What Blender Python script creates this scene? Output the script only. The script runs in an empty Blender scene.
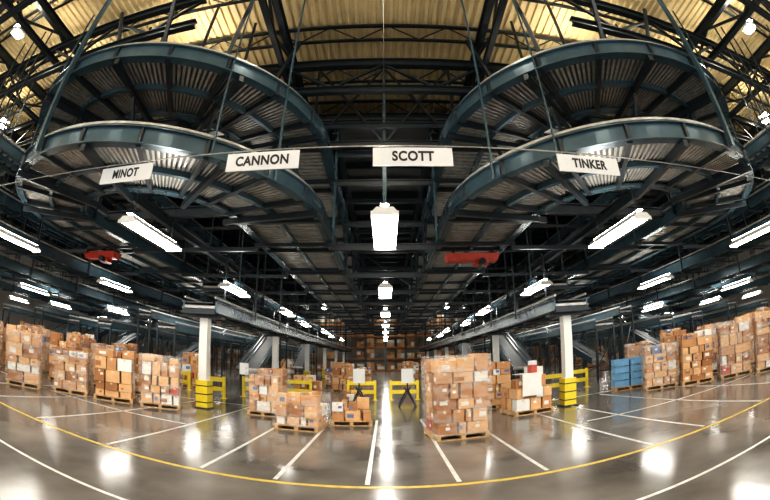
import bpy, math, random
from mathutils import Vector, Matrix
random.seed(7)
S=bpy.context.scene
COL=S.collection

# ---------------------------------------------------------------- materials
def mat(name,c,rough=.5,metal=0.0,var=.15,scale=6.0,emit=None,bump=0.0,rvar=0.0):
    m=bpy.data.materials.new(name); m.use_nodes=True
    nt=m.node_tree; N=nt.nodes; L=nt.links
    b=N.get('Principled BSDF')
    b.inputs['Roughness'].default_value=rough; b.inputs['Metallic'].default_value=metal
    tc=N.new('ShaderNodeTexCoord'); nz=N.new('ShaderNodeTexNoise')
    nz.inputs['Scale'].default_value=scale; nz.inputs['Detail'].default_value=5
    L.new(tc.outputs['Object'],nz.inputs['Vector'])
    cr=N.new('ShaderNodeValToRGB')
    cr.color_ramp.elements[0].position=.3; cr.color_ramp.elements[1].position=.7
    cr.color_ramp.elements[0].color=[max(0,x*(1-var)) for x in c]+[1]
    cr.color_ramp.elements[1].color=[min(1,x*(1+var)) for x in c]+[1]
    L.new(nz.outputs['Fac'],cr.inputs['Fac']); L.new(cr.outputs['Color'],b.inputs['Base Color'])
    if rvar:
        mr=N.new('ShaderNodeMapRange'); mr.inputs['To Min'].default_value=rough-rvar; mr.inputs['To Max'].default_value=rough+rvar
        mr.inputs['From Min'].default_value=.3; mr.inputs['From Max'].default_value=.7
        L.new(nz.outputs['Fac'],mr.inputs['Value']); L.new(mr.outputs['Result'],b.inputs['Roughness'])
    if emit:
        b.inputs['Emission Color'].default_value=[emit[0],emit[1],emit[2],1]; b.inputs['Emission Strength'].default_value=emit[3]
    return m
M={}
M['teal']=mat('painted_steel_teal',(.055,.100,.128),.25,.3,.15,3)
M['black']=mat('painted_steel_black',(.017,.025,.031),.35,.2,.2,3)
M['galv']=mat('galvanised_steel',(.42,.41,.385),.38,.45,.25,5)
M['pan']=mat('steel_pan',(.11,.112,.11),.5,.3,.3,2)
M['belt']=mat('conveyor_belt_rubber',(.06,.062,.065),.55,0,.2,2)
M['deck']=mat('roof_deck_paint',(.70,.56,.31),.6,0,.1,1.5)
M['mezz']=mat('mezzanine_deck_dark',(.05,.053,.056),.6,.2,.3,1)
M['white']=mat('white_paint',(.75,.75,.72),.45,0,.05,4)
M['sign']=mat('sign_board_white',(.80,.81,.82),.5,0,.02,4)
M['ink']=mat('sign_lettering_black',(.01,.01,.012),.5,0,0,4)
M['yellow']=mat('safety_yellow',(.80,.62,.03),.4,0,.1,5)
M['red']=mat('machine_red',(.50,.04,.015),.4,.1,.15,5)
M['blue']=mat('plastic_blue',(.16,.38,.62),.4,0,.1,5)
M['wood']=mat('pallet_wood',(.52,.33,.16),.75,0,.3,8)
M['cA']=mat('cardboard_tan',(.52,.26,.11),.65,0,.14,5)
M['cB']=mat('cardboard_light',(.66,.39,.19),.65,0,.1,5)
M['cC']=mat('cardboard_dark',(.36,.15,.05),.65,0,.15,5)
M['cW']=mat('carton_white',(.74,.73,.70),.6,0,.05,5)
M['cR']=mat('carton_print_red',(.45,.08,.05),.6,0,.1,5)
M['cN']=mat('carton_print_blue',(.10,.17,.35),.6,0,.1,5)
M['tape']=mat('packing_tape',(.68,.54,.34),.3,0,.05,5)
M['wall']=mat('wall_panel_grey',(.42,.40,.36),.7,0,.1,1)
M['orange']=mat('rack_beam_orange',(.55,.20,.03),.5,0,.1,4)
M['lineW']=mat('floor_paint_white',(.58,.58,.56),.35,0,.25,9)
M['lineY']=mat('floor_paint_yellow',(.60,.43,.07),.35,0,.25,9)
M['lens']=mat('fluorescent_lens',(.9,.9,.9),.4,0,0,4,emit=(1,.96,.88,25))
M['addedup']=mat('added_uplight_glow',(.9,.9,.9),.4,0,0,4,emit=(1,.96,.88,32))  # added glow for lamp tops, brightens conveyor undersides
M['lensb']=mat('high_bay_and_fill_glow',(.9,.9,.9),.4,0,0,4,emit=(1,.92,.76,62))  # bay lens, also used for the added glow onto the roof
m=bpy.data.materials.new('stretch_wrap'); m.use_nodes=True
nt=m.node_tree; nt.nodes.clear()
o=nt.nodes.new('ShaderNodeOutputMaterial'); mx=nt.nodes.new('ShaderNodeMixShader'); tr=nt.nodes.new('ShaderNodeBsdfTransparent'); gl=nt.nodes.new('ShaderNodeBsdfPrincipled')
gl.inputs['Base Color'].default_value=(.75,.72,.68,1); gl.inputs['Roughness'].default_value=.12
tc=nt.nodes.new('ShaderNodeTexCoord'); mp=nt.nodes.new('ShaderNodeMapping'); mp.inputs['Scale'].default_value=(1,1,3)
mp.inputs['Rotation'].default_value=(.3,.4,0)
nz=nt.nodes.new('ShaderNodeTexNoise'); nz.inputs['Scale'].default_value=3; nz.inputs['Detail'].default_value=8
nt.links.new(tc.outputs['Object'],mp.inputs['Vector']); nt.links.new(mp.outputs[0],nz.inputs['Vector'])
mr=nt.nodes.new('ShaderNodeMapRange'); mr.inputs['From Min'].default_value=.4; mr.inputs['From Max'].default_value=.7; mr.inputs['To Min'].default_value=.03; mr.inputs['To Max'].default_value=.42
nt.links.new(nz.outputs['Fac'],mr.inputs['Value']); nt.links.new(mr.outputs['Result'],mx.inputs['Fac'])
nt.links.new(tr.outputs[0],mx.inputs[1]); nt.links.new(gl.outputs[0],mx.inputs[2]); nt.links.new(mx.outputs[0],o.inputs[0])
M['wrap']=m
m=mat('polished_concrete',(.15,.135,.12),.165,0,.4,.8,rvar=.06)
nt=m.node_tree; b=nt.nodes['Principled BSDF']
n2=nt.nodes.new('ShaderNodeTexNoise'); n2.inputs['Scale'].default_value=9; n2.inputs['Detail'].default_value=9
tc=nt.nodes['Texture Coordinate']; nt.links.new(tc.outputs['Object'],n2.inputs['Vector'])
bp=nt.nodes.new('ShaderNodeBump'); bp.inputs['Strength'].default_value=.10; bp.inputs['Distance'].default_value=.012
nt.links.new(n2.outputs['Fac'],bp.inputs['Height']); nt.links.new(bp.outputs['Normal'],b.inputs['Normal'])
M['floor']=m

# ---------------------------------------------------------------- mesh builder
class MB:
    def __init__(s): s.v=[];s.f=[];s.mi=[];s.m=[]
    def k(s,m):
        if m not in s.m: s.m.append(m)
        return s.m.index(m)
    def hexa(s,P,m):
        n=len(s.v); s.v+= [tuple(p) for p in P]; i=s.k(m)
        for q in ((0,3,2,1),(4,5,6,7),(0,1,5,4),(1,2,6,5),(2,3,7,6),(3,0,4,7)):
            s.f.append(tuple(n+a for a in q)); s.mi.append(i)
    def quad(s,P,m):
        n=len(s.v); s.v+=[tuple(p) for p in P]; s.f.append((n,n+1,n+2,n+3)); s.mi.append(s.k(m))
    def box(s,cx,cy,cz,sx,sy,sz,m,rz=0):
        c,d=math.cos(rz),math.sin(rz); P=[]
        for z in (-.5,.5):
            for x,y in ((-.5,-.5),(.5,-.5),(.5,.5),(-.5,.5)):
                a,b_=x*sx,y*sy
                P.append((cx+a*c-b_*d,cy+a*d+b_*c,cz+z*sz))
        s.hexa(P,m)
    def beam(s,p,q,w,h,m):
        p=Vector(p);q=Vector(q);d=(q-p)
        if d.length<1e-6:return
        d.normalize(); up=Vector((0,0,1))
        if abs(d.z)>.95: up=Vector((0,1,0))
        a=d.cross(up).normalized()*(w/2); u=a.cross(d).normalized()*(h/2)
        s.hexa([p-a-u,p+a-u,q+a-u,q-a-u,p-a+u,p+a+u,q+a+u,q-a+u],m)
    def ibeam(s,p,q,w,h,m,t=.025):
        p=Vector(p);q=Vector(q);z=Vector((0,0,h/2))
        s.beam(p,q,t,h,m); s.beam(p+z,q+z,w,t*1.4,m); s.beam(p-z,q-z,w,t*1.4,m)
    def cyl(s,p,q,r,m,n=10):
        p=Vector(p);q=Vector(q);d=(q-p).normalized(); up=Vector((0,0,1)) if abs(d.z)<.9 else Vector((1,0,0))
        a=d.cross(up).normalized(); b_=d.cross(a); k=len(s.v); i=s.k(m)
        for e in (p,q):
            for j in range(n):
                t=2*math.pi*j/n; s.v.append(tuple(e+a*math.cos(t)*r+b_*math.sin(t)*r))
        for j in range(n):
            s.f.append((k+j,k+(j+1)%n,k+n+(j+1)%n,k+n+j)); s.mi.append(i)
        s.f.append(tuple(k+j for j in range(n))[::-1]); s.mi.append(i)
        s.f.append(tuple(k+n+j for j in range(n))); s.mi.append(i)
    def sweep(s,st,o1,o2,z1,z2,m):
        n=len(s.v); i=s.k(m)
        for (x,y,nx,ny) in st:
            for o_,z in ((o1,z1),(o2,z1),(o2,z2),(o1,z2)):
                s.v.append((x+nx*o_,y+ny*o_,z))
        for k in range(len(st)-1):
            a=n+4*k
            for j in range(4):
                s.f.append((a+j,a+(j+1)%4,a+4+(j+1)%4,a+4+j)); s.mi.append(i)
        s.f.append((n,n+3,n+2,n+1)); s.mi.append(i)
        e=n+4*(len(st)-1); s.f.append((e,e+1,e+2,e+3)); s.mi.append(i)
    def done(s,name,loc=(0,0,0),parent=None,rz=0):
        me=bpy.data.meshes.new(name); me.from_pydata(s.v,[],s.f)
        for k in s.m: me.materials.append(M[k])
        me.polygons.foreach_set('material_index',s.mi); me.update()
        ob=bpy.data.objects.new(name,me); COL.objects.link(ob); ob.location=loc; ob.rotation_euler=(0,0,rz)
        if parent: ob.parent=parent
        return ob

# ---------------------------------------------------------------- room shell
XW=46; XS=45.8; YB=-14; YF=62; ZR=14.2
mb=MB(); mb.box(0,(YB+YF)/2,-.1,2*XW,YF-YB,.2,'floor'); mb.done('floor')
mb=MB(); i=mb.k('deck'); pitch=.34; x=-XW; prof=[]
while x<XW:
    prof+=[(x,ZR),(x+.14,ZR),(x+.17,ZR+.09),(x+.31,ZR+.09)]; x+=pitch
for (x,z) in prof: mb.v+=[(x,YB,z),(x,YF,z)]
for k in range(len(prof)-1):
    a=2*k; mb.f.append((a,a+1,a+3,a+2)); mb.mi.append(i)
mb.done('ceiling')
mb=MB(); mb.box(0,YF+.1,ZR/2,2*XW,.2,ZR,'wall')
mb.done('wall_back')
for sx,nm in ((-1,'wall_left'),(1,'wall_right')):
    mb=MB(); mb.box(sx*(XW+.1),(YB+YF)/2,ZR/2,.2,YF-YB,ZR,'wall'); mb.done(nm)

def strip(name,m,x0,y0,x1,y1,w=.1):
    mb=MB(); mb.beam((x0,y0,.002),(x1,y1,.002),w,.004,m); return mb.done(name)
strip('floor_line_yellow','lineY',-30,5.0,30,5.0,.08)
strip('floor_line_white','lineW',-30,3.3,30,3.3,.055)
for X in (-10.2,-8.4,-6.4,-4.4,-2.6,-1.48,-.25,.95,2.2,4.1,5.4,7.4,9.4):
    strip('floor_line_white','lineW',X,5.12,X,11.0 if abs(X)<3 else 12.5,.065)
for Y in (8.2,12.9):
    for sx in (-1,1): strip('floor_line_white','lineW',sx*4.5,Y,sx*22,Y,.065)

# ---------------------------------------------------------------- overhead steelwork
mb=MB()
for j in range(24):
    Y=.5+j*2.6
    mb.beam((-XS,Y,13.95),(XS,Y,13.95),.14,.10,'black'); mb.beam((-XS,Y,13.1),(XS,Y,13.1),.12,.08,'black')
    x=-XS; up=False
    while x<XS-1.2:
        a=(x,Y,13.13 if up else 13.92); b_=(x+1.15,Y,13.92 if up else 13.13); mb.beam(a,b_,.04,.04,'black'); up=not up; x+=1.15
for X in (-34,-23,-17.2,-12.8,-3.6,3.6,12.8,17.2,23,34):
    mb.ibeam((X,-2,12.8),(X,YF-.3,12.8),.22,.4,'black')
    mb.ibeam((X,-2,11.5),(X,YF-.3,11.5),.18,.2,'black')
    y=-2; up=False
    while y<58:
        mb.beam((X,y,11.6 if up else 12.6),(X,y+2.2,12.6 if up else 11.6),.09,.09,'black'); up=not up; y+=2.2
for Y in (3.6,7.0,11.0,14.6,19):
    for z,h in ((11.9,.3),(10.6,.25)):
        if Y>8: mb.ibeam((-40,Y,z),(40,Y,z),.22,h,'black')
        else:
            for sx in (-1,1): mb.ibeam((sx*5.5,Y,z),(sx*40,Y,z),.22,h,'black')
    for sx in (-1,1):
        x=5.5 if Y<8 else 0; up=False
        while x<38:
            mb.beam((sx*x,Y,10.7 if up else 11.8),(sx*(x+1.8),Y,11.8 if up else 10.7),.09,.09,'black'); up=not up; x+=1.8
mb.box(0,36,10.35,80,47,.08,'mezz')
y=12.5
while y<59:
    mb.ibeam((-40,y,10.12),(40,y,10.12),.14,.32,'black'); y+=1.7
for X in (-30,-22,-16,-12.4,-9.8,-4.3,-1.8,1.8,4.3,9.8,12.4,16,22,30):
    mb.ibeam((X,12.3,9.8),(X,59.5,9.8),.2,.4,'black')

# ---------------------------------------------------------------- conveyors
RO,RI=5.25,2.8; RC=(RO+RI)/2; CX,CY=7.06,10.5; WID=RO-RI
def loop_st(sgn,yend,arcn,legstep):
    st=[]; n=max(1,int((yend-CY)/legstep))
    for k in range(n): st.append((sgn*(CX-RC),yend-(yend-CY)*k/n,-sgn,0))
    for k in range(arcn+1):
        a=math.pi*k/arcn
        st.append((sgn*(CX-RC*math.cos(a)),CY-RC*math.sin(a),-sgn*math.cos(a),-math.sin(a)))
    for k in range(1,n+1): st.append((sgn*(CX+RC),CY+(yend-CY)*k/n,sgn,0))
    return st
def line_st(X,y0,y1,step):
    n=max(1,int((y1-y0)/step)); return [(X,y0+(y1-y0)*k/n,1,0) for k in range(n+1)]
def conveyor(name,fine_rail,rib_st,cross_st,z,w,rail='teal',h=.42,legs=0,outr=False):
    mb=MB(); w2=w/2
    for s in (-1,1):
        o=s*w2
        mb.sweep(fine_rail,o-.02,o+.02,z,z+h,rail)
        for zz in (z,z+h-.03): mb.sweep(fine_rail,min(o,o+s*.10),max(o,o+s*.10),zz,zz+.03,rail)
        mb.sweep(fine_rail,min(o-s*.16,o-s*.02),max(o-s*.16,o-s*.02),z,z+.05,rail)
        mb.sweep(fine_rail,min(o,o-s*.05),max(o,o-s*.05),z+h+.08,z+h+.14,'galv')
    mb.sweep(fine_rail,-w2+.02,w2-.02,z+.20,z+.22,'pan')
    mb.sweep(fine_rail,-w2+.1,w2-.1,z+h-.06,z+h-.03,'belt')
    mb.sweep(fine_rail,-.06,.06,z-.02,z+.14,rail)
    for k in range(len(rib_st)-1):
        x,y,nx,ny=rib_st[k]; x2,y2,nx2,ny2=rib_st[k+1]
        xm,ym=(x+x2)/2,(y+y2)/2; nxm,nym=(nx+nx2)/2,(ny+ny2)/2
        a,b_=-w2+.03,w2-.03; P=[]
        for zz in (z+.13,z+.20):
            P+=[(x+nx*a,y+ny*a,zz),(x+nx*b_,y+ny*b_,zz),(xm+nxm*b_,ym+nym*b_,zz),(xm+nxm*a,ym+nym*a,zz)]
        mb.hexa(P,'galv')
    for (x,y,nx,ny) in cross_st:
        mb.beam((x-nx*w2,y-ny*w2,z+.03),(x+nx*w2,y+ny*w2,z+.03),.12,.14,'black')
        if outr:
            o=w2
            mb.beam((x+nx*(o+.02),y+ny*(o+.02),z+.02),(x+nx*(o+.02),y+ny*(o+.02),z+h),.1,.1,'black')
    if legs:
        for k,(x,y,nx,ny) in enumerate(cross_st):
            if k%legs: continue
            for s in (-1,1): mb.beam((x+nx*s*w2*.95,y+ny*s*w2*.95,0),(x+nx*s*w2*.95,y+ny*s*w2*.95,z),.1,.1,'black')
            mb.beam((x-nx*w2,y-ny*w2,.6),(x+nx*w2,y+ny*w2,z-.2),.05,.05,'black')
            mb.beam((x-nx*w2,y-ny*w2,.5),(x+nx*w2,y+ny*w2,.5),.06,.06,'black')
    return mb.done(name)
YE=57
Z1,Z2=5.52,7.85
for sgn in (-1,1):
    for z in (Z1,Z2):
        conveyor('curved_conveyor',loop_st(sgn,YE,56,50),loop_st(sgn,YE,110,.24),loop_st(sgn,YE,11,3.0),z,WID,outr=True)
SL=[(7.06,15.5,4.35,1.5),(14.2,2.6,4.6,1.3),(16.9,4.5,4.0,1.3),(19.5,4.0,5.6,1.5),(22.4,7,4.3,1.3),(25.4,9,5.0,1.5),(29,8,4.2,1.6),(14.6,6,7.6,1.5),(17.4,7,6.7,1.2),(20.5,6,7.9,1.5),(23.6,6,6.5,1.2),(26.5,6,7.2,1.5)]
LL=[(5.4,10.6,2.86,1.1,0),(10.6,17.2,2.6,1.1,2),(13.3,19.0,3.3,.9,2),(15.6,18.0,2.5,1.1,2),(19.4,19,2.5,1.1,2),(23.6,19,3.0,1.1,2),(28.5,19,2.6,1.1,3)]
for sgn in (-1,1):
    for X,y0,z,w in SL:
        conveyor('straight_conveyor',line_st(sgn*X,y0,YE,60),line_st(sgn*X,y0,YE,.4),line_st(sgn*X,y0,YE,3),z,w)
    for X,y0,z,w,lg in LL:
        conveyor('sorting_line_conveyor',line_st(sgn*X,y0,YE,60),line_st(sgn*X,y0,YE,.4),line_st(sgn*X,y0,YE,3),z,w,legs=lg,h=.34)
def incline(x,y0,z0,y1,z1,w=1.0):
    m=MB()
    for s in (-1,1):
        m.beam((s*w/2,0,z0),(s*w/2,y1-y0,z1),.05,.36,'teal')
        m.beam((s*(w/2+.06),0,z0+.4),(s*(w/2+.06),y1-y0,z1+.4),.05,.05,'black')
    m.beam((0,0,z0+.12),(0,y1-y0,z1+.12),w-.06,.05,'belt')
    m.beam((0,0,z0-.05),(0,y1-y0,z1-.05),w,.05,'pan')
    for f in (0,1): m.cyl((-w/2,(y1-y0)*f,z0+(z1-z0)*f+.04),(w/2,(y1-y0)*f,z0+(z1-z0)*f+.04),.1,'galv',10)
    for f in (.12,.4,.7,.97):
        zz=z0+(z1-z0)*f
        for s in (-1,1):
            m.beam((s*(w/2-.02),(y1-y0)*f,0),(s*(w/2-.02),(y1-y0)*f,zz),.09,.09,'black')
        m.beam((-w/2,(y1-y0)*f,zz*.45),(w/2,(y1-y0)*f,zz*.45),.06,.06,'black')
        m.beam((-w/2,(y1-y0)*f,.2),(w/2,(y1-y0)*f,zz*.45),.04,.04,'black')
    m.done('inclined_conveyor',(x,y0,0))
for s in (-1,1):
    for x,y0,y1,zt in ((7.3,21,27.5,4.0),(8.9,24,31,4.2),(12.0,20.4,27,3.0),(17.4,20.4,27,3.6),(21.4,21,28,3.9),(26,22,29,4.2),(7.3,33,40,4.0)):
        incline(s*x,y0,.9,y1,zt,.9)

def rod(x,y,z0,z1,w=.07,m='teal'): mb.beam((x,y,z0),(x,y,z1),w,w,m)
for s in (-1,1):
    for (x,y,w) in ((2.44,7.86,.05),(3.5,6.54,.035),(7.86,5.12,.12),(10.9,6.8,.05),(12.42,10.4,.12)):
        rod(s*x,y,Z1,12.9,w)
    for a in (25,60,95,130,165):
        t=math.radians(a); x=CX-(RI-.1)*math.cos(t); y=CY-(RI-.1)*math.sin(t)
        rod(s*x,y,Z1+.1,12.9,.08,'black')
    for a in (10,45,80,115,150):
        t=math.radians(a); c,d=math.cos(t),math.sin(t)
        for z in (Z2-.12,Z1-.12):
            mb.beam((s*(CX-(RI-.3)*c),CY-(RI-.3)*d,z),(s*(CX-(RO+.1)*c),CY-(RO+.1)*d,z),.12,.16,'black')
        mb.beam((s*(CX-RI*c),CY-RI*d,Z2+.5),(s*(CX-(RO-1)*c),CY-(RO-1)*d,12.0),.12,.12,'black')
        mb.beam((s*(CX-RI*c),CY-RI*d,Z1+.5),(s*(CX-(RI+1.2)*c),CY-(RI+1.2)*d,Z2-.1),.08,.08,'black')
    for z in (Z1+.5,Z2+.5,9.6):
        mb.ibeam((s*(CX-RI),CY+.2,z),(s*(CX+RI),CY+.2,z),.2,.3,'black')
        mb.ibeam((s*CX,CY-RI,z-.25),(s*CX,18,z-.25),.2,.3,'black')
    y=12.6
    while y<57:
        for x in (1.72,4.36,9.76,12.42): rod(s*x,y,Z1-.05,10.2,.08,'teal' if y<14 else 'black')
        for z in (Z1,Z2):
            for x0,x1 in ((1.65,4.45),(9.7,12.5)):
                mb.beam((s*x0,y,z-.06),(s*x1,y,z-.06),.12,.12,'black')
        mb.beam((s*4.36,y,Z1+.3),(s*4.36,y+2.2,Z2),.06,.06,'black')
        mb.beam((s*1.72,y+4.4,Z1+.4),(s*1.72,y+2.2,Z2),.06,.06,'black')
        mb.beam((s*1.72,y,Z1+.4),(s*1.72,y+2.2,Z2),.06,.06,'black')
        mb.beam((s*9.76,y,Z1+.3),(s*9.76,y+2.2,Z2),.06,.06,'black')
        mb.beam((s*12.42,y,Z2+.3),(s*15.2,y,10.2),.08,.08,'black')
        mb.beam((s*4.4,y,Z2+.3),(s*6.9,y,10.2),.08,.08,'black')
        y+=4.4
    for X,y0,z,w in SL:
        y=y0+.5
        while y<57:
            for d in (-1,1): rod(s*X+d*(w/2+.06),y,z-.05,10.2 if y>12 else 12.9,.06,'black')
            mb.beam((s*X-w/2-.15,y,z-.06),(s*X+w/2+.15,y,z-.06),.1,.1,'black')
            y+=3.6
    y=14.0
    while y<57:
        rod(s*4.75,y,3.0,Z1-.1,.05,'black'); rod(s*6.05,y,3.0,4.4 if y>15.5 else Z1-.1,.05,'black'); y+=3.5
y=12.6; k=0
while y<57:
    for z in (Z1-.15,Z2-.15,Z2+1.0):
        mb.ibeam((-1.72,y,z),(1.72,y,z),.12,.18,'black')
    for z in (Z1-.2,Z2-.2):
        mb.beam((-9.8,y,z),(-4.3,y,z),.1,.14,'black'); mb.beam((4.3,y,z),(9.8,y,z),.1,.14,'black')
        mb.beam((-34,y,z),(-12.5,y,z),.1,.14,'black'); mb.beam((12.5,y,z),(34,y,z),.1,.14,'black')
    y+=4.4
    if y>20:
        s=-1 if k%2 else 1
        mb.beam((-1.7*s,y,Z1),(1.7*s,y,Z2),.06,.06,'black')
    k+=1
mb.beam((0,12.5,Z1-.1),(0,12.5,12.9),.12,.12,'teal')
for x in (-2.6,2.6): mb.beam((x,12.3,Z2+.5),(x,12.3,12.9),.1,.1,'black')
for z in (9.1,9.9): mb.ibeam((-4.4,12.3,z),(4.4,12.3,z),.15,.22,'black')
for a,b_ in ((-2.6,0),(0,2.6)):
    mb.beam((a,12.3,9.1),(b_,12.3,12.8),.08,.08,'black'); mb.beam((b_,12.3,9.1),(a,12.3,12.8),.08,.08,'black')
mb.done('overhead_steelwork')

for x,y in ((3.1,13.6),(-11.9,13.0)):
    m=MB(); m.hexa([(-.9,-.22,-.12),(.9,-.22,-.12),(.9,.22,-.12),(-.9,.22,-.12),(-.98,-.3,.14),(.98,-.3,.14),(.98,.3,.14),(-.98,.3,.14)],'red')
    m.box(.3,0,-.2,.5,.34,.14,'red'); m.cyl((.3,-.42,-.18),(.3,.3,-.18),.12,'black',12)
    for xx in (-.7,.7): m.box(xx,0,.18,.1,.5,.12,'black')
    m.done('conveyor_drive_hood',(x,y,Z1-.32))

# ---------------------------------------------------------------- columns
def column(x,y,h=2.80):
    mb=MB()
    mb.box(0,0,h/2,.27,.27,h,'white'); mb.box(0,0,h-.03,1.2,.3,.06,'black')
    mb.box(0,0,.43,.40,.40,.86,'yellow'); mb.box(0,0,.02,.5,.5,.04,'black')
    for z in (.2,.45,.7): mb.box(0,0,z,.42,.42,.03,'black')
    mb.box(0,0,h+.02,.9,.2,.04,'black')
    mb.done('building_column',(x,y,0))
for y in (11.1,19.2,27.3,35.4,43.5,51.6):
    for x in (-5.4,5.4): column(x,y)

# ---------------------------------------------------------------- lamps
def lamp(x,y,z,top,L=2.4,up=True):
    mb=MB(); a=L/2
    mb.hexa([(-.25,-a,0),(.25,-a,0),(.25,a,0),(-.25,a,0),(-.15,-a,.11),(.15,-a,.11),(.15,a,.11),(-.15,a,.11)],'white')
    mb.box(0,0,.14,.16,L*.9,.06,'white')
    b_=a-.03
    mb.quad([(-.23,-b_,-.012),(-.23,b_,-.012),(.23,b_,-.012),(.23,-b_,-.012)],'lens')
    for yy in (-a,a): mb.box(0,yy,-.01,.50,.02,.08,'white')
    if up: mb.quad([(-.07,-b_,.18),(.07,-b_,.18),(.07,b_,.18),(-.07,b_,.18)],'addedup')  # added upward strip, lights the conveyors from below
    for yy in (-.4*L,.4*L): mb.beam((0,yy,.17),(0,yy,top-z),.012,.012,'black')
    return mb.done('fluorescent_and_fill_lamp',(x,y,z))
for j,Y in enumerate((.5,7.7,14.9,22.1,29.3,36.5,43.7,50.9)):
    for X in (-31,-24.5,-18,-11.6,-5.6,0,5.6,11.6,18,24.5,31):
        if j==0 and abs(X)>19: continue
        xx=X*1.07 if j>=1 and abs(X)>1 and j%2==0 else X
        if abs(X)<7 and j==1: xx=X*.97
        lamp(xx,Y,4.25 if abs(X)<13 else 3.75,12.9 if abs(X)<1 else Z1-.02 if abs(X)<13 else 4.3,2.25 if j==1 else 2.4)
for Y in (18.5,25.7,32.9,40.1,47.3):
    for X in (-21.2,-14.8,-8.8,8.8,14.8,21.2): lamp(X,Y,5.0,7.6,1.5,False)
for X in (-27,-18,-9,0,9,18,27): lamp(X,57.6,9.2,10.2,2.0,False)  # added fill row, put in to brighten the rear racks
def bay_and_fill(x,y,z=11.8):
    mb=MB(); mb.cyl((0,0,0),(0,0,.12),.36,'white',16); mb.cyl((0,0,.12),(0,0,.3),.16,'white',12)
    mb.quad([(-.24,-.24,-.02),(-.24,.24,-.02),(.24,.24,-.02),(.24,-.24,-.02)],'lensb')
    mb.quad([(-.3,-.3,.34),(.3,-.3,.34),(.3,.3,.34),(-.3,.3,.34)],'lensb')  # added upward-facing glow that lights the roof deck
    mb.beam((0,0,.3),(0,0,13.0-z),.02,.02,'black'); mb.done('high_bay_and_fill_lamp',(x,y,z))
for y in (-4,5.2,10.2):  # one pair in the far row is real, the rest added to light the roof
    for x in (-30,-21,-13.9,-7.5,0,7.5,13.9,21,30):
        if x==0 and y>10: continue
        bay_and_fill(x,y)

# ---------------------------------------------------------------- hanging signs
mb=MB()
n=24; pts=[]
for k in range(n+1):
    x=-17+34*k/n; pts.append((x,6,5.27+.0008*x*x))
for a,b_ in zip(pts,pts[1:]): mb.cyl(a,b_,.012,'galv',6)
mb.done('sign_wire')
def sign(txt,x,w,z=5.04):
    mb=MB(); mb.box(0,0,0,w,.02,.36,'sign')
    for xx in (-w*.42,w*.42): mb.beam((xx,0,.18),(xx,0,.24),.012,.012,'galv')
    ob=mb.done('hanging_sign',(x,5.98,z))
    cu=bpy.data.curves.new('lettering','FONT'); cu.body=txt; cu.size=.26; cu.align_x='CENTER'; cu.align_y='CENTER'; cu.extrude=.003; cu.offset=.009
    cu.space_character=1.08
    cu.materials.append(M['ink']); t=bpy.data.objects.new('lettering',cu); COL.objects.link(t); t.parent=ob
    t.location=(0,-.014,0); t.rotation_euler=(math.pi/2,0,0); t.scale=(.82,1,1)
sign('MINOT',-5.27,1.45); sign('CANNON',-2.16,1.37); sign('SCOTT',.49,1.37); sign('TINKER',3.88,1.40)

# ---------------------------------------------------------------- pallets
def pallet(mb,w,d):
    for x in (-w/2+.05,0,w/2-.05): mb.box(x,0,.065,.09,d,.09,'wood')
    n=7
    for k in range(n): mb.box(0,-d/2+.05+(d-.1)*k/(n-1),.125,w,.09,.022,'wood')
    for yy in (-d/2+.05,0,d/2-.05): mb.box(0,yy,.012,w,.09,.02,'wood')
def carton(mb,x,y,z,sx,sy,sz,rng,white=.08,rz=0):
    m=rng.choice(['cA','cA','cB','cB','cC']) if rng.random()>white else 'cW'
    if rng.random()<.015: m=rng.choice(['cN','cR'])
    mb.box(x,y,z+sz/2,sx,sy,sz,m,rz)
    c,s=math.cos(rz),math.sin(rz)
    mb.box(x,y,z+sz+.001,sx*.99,.06,.003,'tape',rz)
    for f in (-1,1):
        if rng.random()<.6:
            mb.box(x+f*s*(sy/2+.001),y-f*c*(sy/2+.001),z+sz*.88,.06,.003,sz*.22,'tape',rz)
        if rng.random()<.6:
            o=rng.uniform(-.25,.25)*sx; lw=rng.choice([.09,.16,.22])
            mb.box(x+o*c+f*s*(sy/2+.002),y+o*s-f*c*(sy/2+.002),z+sz*rng.uniform(.35,.65),min(lw,sx*.5),.004,min(lw*.7,sz*.4),rng.choice(['cW','cW','cW','cC','cN']),rz)
        if rng.random()<.6:
            o=rng.uniform(-.25,.25)*sy; lw=rng.choice([.09,.16])
            mb.box(x+f*c*(sx/2+.002)-o*s,y+f*s*(sx/2+.002)+o*c,z+sz*rng.uniform(.35,.65),.004,min(lw,sy*.5),min(lw*.7,sz*.4),rng.choice(['cW','cW','cC']),rz)
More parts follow.
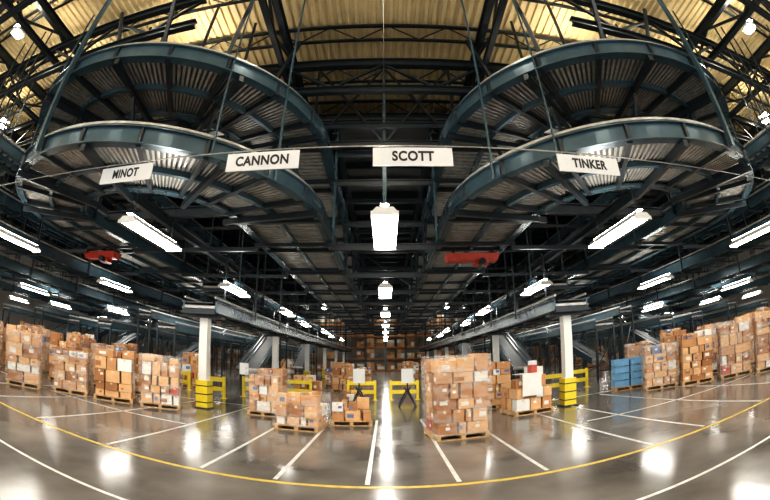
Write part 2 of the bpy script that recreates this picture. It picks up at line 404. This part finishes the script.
def stack(x,y,w,d,h,rot=0,seed=0,wrap=False,white=.08,messy=.15,sheet=False,name='pallet_of_cartons'):
    rng=random.Random(seed*31+5); mb=MB(); pallet(mb,w+.04,d+.04)
    z=.14; top=h
    while z<top-.12:
        lh=min(rng.uniform(.17,.38),top-z)
        if top-z-lh<.15: lh=top-z
        last=z+lh>top-.05
        ny=rng.choice([2,2,3])
        for q in range(ny):
            nx=rng.choice([2,3,3,4]) if w>.9 else rng.choice([2,3])
            cx=[-w/2]
            for k in range(1,nx): cx.append(-w/2+w*(k/nx)+rng.uniform(-.09,.09))
            cx.append(w/2)
            for a,b_ in zip(cx,cx[1:]):
                y0=-d/2+d*q/ny; y1=y0+d/ny
                if last and rng.random()<messy*1.6: continue
                ins=rng.uniform(0,.05)
                hh=lh if not last else lh*rng.uniform(.6,1.0)
                carton(mb,(a+b_)/2,(y0+y1)/2+rng.uniform(-.04,.04),z,(b_-a)-.02-ins,(y1-y0)-.02-ins,hh-.01,rng,white,rng.uniform(-1,1)*.05*messy*4)
        z+=lh
    if wrap:
        n=len(mb.v); i=mb.k('wrap'); e=.05
        for zz in (.1,h*.97):
            for sx,sy in ((-1,-1),(1,-1),(1,1),(-1,1)): mb.v.append((sx*(w/2+e),sy*(d/2+e),zz))
        for k in range(4): mb.f.append((n+k,n+(k+1)%4,n+4+(k+1)%4,n+4+k)); mb.mi.append(i)
    if sheet:
        mb.box(-.1*w,-d*.2,h+.02,w*.5,d*.5,.02,'cW',.1); mb.box(-.1*w,-d/2-.05,h-.28,w*.5,.012,.6,'cW',.0)
        mb.box(.25*w,.1,h+.02,.4,.4,.34,'cW',.3); mb.box(.12*w,-.1,h+.14,.2,.2,.22,'cR',.2)
    return mb.done(name,(x,y,0),rz=rot)
def place(mx,my,w,h,seed,d=1.0,rot=0,**k):
    r=math.hypot(mx,my); f=1+(.5*d)/r
    stack(mx*f,my*f,w,d,h,rot,seed,**k)
place(1.38,7.95,1.10,1.82,1,1.0,.15,wrap=True,white=.14,messy=.25)
place(-1.88,8.95,1.02,.90,2,1.0,-.1,messy=.35,white=.1,wrap=True)
place(-.86,9.95,1.0,.70,3,.9,.1,white=.25,messy=.3)
place(-3.25,10.85,.92,1.42,4,1.0,-.05,white=.05,wrap=True)
place(3.35,12.3,.9,1.55,5,.9,.05)
place(3.78,10.4,1.2,1.12,6,1.0,.15,sheet=True,messy=.3)
place(-1.2,15.0,.8,.5,7,.8,0)
place(-6.1,9.7,1.15,1.55,8,1.0,.45,wrap=True,white=.12)
place(-7.45,9.2,1.2,1.55,9,1.0,.5,white=.1)
place(-8.75,8.6,1.1,1.3,10,1.0,.6,wrap=True)
place(-9.75,7.35,1.1,1.6,11,1.0,.8,wrap=True)
place(-10.6,6.1,1.1,1.65,12,1.0,.9)
place(8.85,10.75,1.15,1.55,14,1.0,-.5,wrap=True)
place(9.75,9.75,1.15,1.75,15,1.0,-.6,white=.05)
place(10.8,8.75,1.15,1.9,16,1.0,-.7,wrap=True)
place(11.5,7.55,1.15,1.95,17,1.0,-.8,wrap=True)
place(12.1,6.3,1.1,2.0,18,1.0,-.9)
k=20
for (x,y,h) in ((-8.3,12.2,1.5),(-9.8,11.7,1.6),(-11.2,10.6,1.75),(-12.3,9.2,1.75),(-13.2,7.7,1.75),(-10.6,13.6,1.7),(-12.3,12.6,1.8),(-13.9,11.1,1.8),(-15.0,9.4,1.8),(-12,15.6,1.8),(-14.3,14.6,1.9),(-16.9,13.2,1.9),
                (11.3,12.6,1.75),(12.6,11.3,1.9),(13.7,9.9,2.0),(14.6,8.4,2.1),(10.7,14.5,1.7),(12.9,14.3,1.9),(14.2,13.0,2.0),(16.2,9.5,2.2),(17.9,12.0,2.2),(14.6,16.6,2.1)):
    stack(x,y,1.15,1.05,h,random.uniform(-.1,.1)+(.5 if x<0 else -.5),k,white=.08,messy=.2,wrap=(k%3==0)); k+=1
for X in (-20.5,-18.3,-8.6,-3.5,3.6,8.6,18.3,20.5):
    for Y in (17,31.8,34.5):
        if random.random()<.9: stack(X+random.uniform(-.2,.2),Y,1.1,1.0,random.uniform(.9,1.9),0,k,white=.2); k+=1
for X,Y in ((-2.2,21),(2.6,21.5),(-3.2,25),(3.4,25.5),(-1.6,29),(1.7,28)):
    stack(X,Y,1.1,1.0,random.uniform(.9,1.7),0,k,white=.2); k+=1

mb=MB(); pallet(mb,1.2,1.0)
for lv in range(4):
    for q in (-.31,.31):
        z=.14+lv*.25
        mb.box(q,0,z+.01,.54,.8,.02,'blue')
        for s in (-1,1): mb.box(q+s*.27,0,z+.115,.02,.8,.22,'blue'); mb.box(q,s*.4,z+.115,.56,.02,.22,'blue')
        mb.box(q,-.415,z+.215,.58,.03,.03,'blue'); mb.box(q,.415,z+.215,.58,.03,.03,'blue')
mb.done('stacked_plastic_totes',(8.75,12.6,0),rz=-.4)

def barrier(x,y,w=1.1,rz=0):
    mb=MB()
    for s in (-1,1): mb.box(s*w/2,0,.42,.1,.1,.84,'yellow'); mb.box(s*w/2,0,.01,.22,.22,.02,'yellow')
    for z in (.35,.72): mb.box(0,0,z,w,.06,.16,'yellow')
    mb.done('safety_barrier',(x,y,0),rz=rz)
for a in ((-6.6,14.2),(-5.2,15.6),(-1.0,16.6),(.75,16.6),(-3.6,16.2),(3.3,18.2),(6.6,14.6),(8.0,15.6),(12.9,18),(-8.9,15.6),(-13,17.4)): barrier(*a)
def easel(x,y):
    mb=MB()
    for s in (-1,1): mb.beam((s*.3,-.18,0),(-s*.1,0,.7),.04,.04,'black'); mb.beam((s*.3,.28,0),(0,.04,.65),.04,.04,'black')
    mb.beam((0,0,.6),(0,0,1.0),.05,.05,'black'); mb.box(0,-.03,1.12,.42,.02,.52,'sign'); mb.done('easel_placard',(x,y,0))
for a in ((-.95,14.3),(.75,14.2),(-6.2,16.9),(6.4,16.8)): easel(*a)

# ---------------------------------------------------------------- pallet racks at the rear
def rack(x,y,w,levels,seed):
    rng=random.Random(seed); mb=MB(); H=levels*1.7+.6
    nb=int(w/2.7)
    for k in range(nb+1):
        xx=-w/2+w*k/nb
        for yy in (-.5,.5): mb.box(xx,yy,H/2,.1,.1,H,'teal')
        z=.3
        while z<H-1: mb.beam((xx,-.5,z),(xx,.5,z+.8),.04,.04,'teal'); z+=.9
    for l in range(levels):
        z=.15+l*1.7
        for yy in (-.5,.5): mb.box(0,yy,z,w,.05,.12,'orange')
        for k in range(nb*2):
            xx=-w/2+w*(k+.5)/(nb*2)
            if rng.random()<.85:
                hh=rng.uniform(.6,1.35)
                mb.box(xx,0,z+.13,1.15,1,.1,'wood')
                for q in range(2):
                    for r in range(2):
                        mb.box(xx-.27+.54*q,0,z+.18+hh*(r+.5)/2,.52,.96,hh/2-.01,rng.choice(['cA','cB','cB','cW','cC']))
    mb.done('pallet_rack',(x,y,0))
rack(0,60.2,24,5,3); rack(-24,60.2,16.2,4,6); rack(24,60.2,16.2,4,7)

# ---------------------------------------------------------------- world
w=bpy.data.worlds.new('world'); S.world=w; w.use_nodes=True
bg=w.node_tree.nodes['Background']; bg.inputs[0].default_value=(1,.97,.92,1); bg.inputs[1].default_value=1.1

# ---------------------------------------------------------------- camera (fisheye lens, as in the photo)
cd=bpy.data.cameras.new('camera'); cam=bpy.data.objects.new('camera',cd); COL.objects.link(cam); S.camera=cam
cd.type='PANO'; cd.sensor_width=36
c=cd if hasattr(cd,'panorama_type') else cd.cycles
c.panorama_type='FISHEYE_EQUISOLID'; c.fisheye_lens=18.7; c.fisheye_fov=math.radians(180)
cam.location=(0,0,1.7)
cam.rotation_euler=(Matrix.Rotation(math.radians(105.8),3,'X')@Matrix.Rotation(math.radians(-.4),3,'Z')).to_euler()
S.view_settings.view_transform='Standard'
try: S.view_settings.look='Medium High Contrast'
except Exception: pass
S.view_settings.exposure=0.62
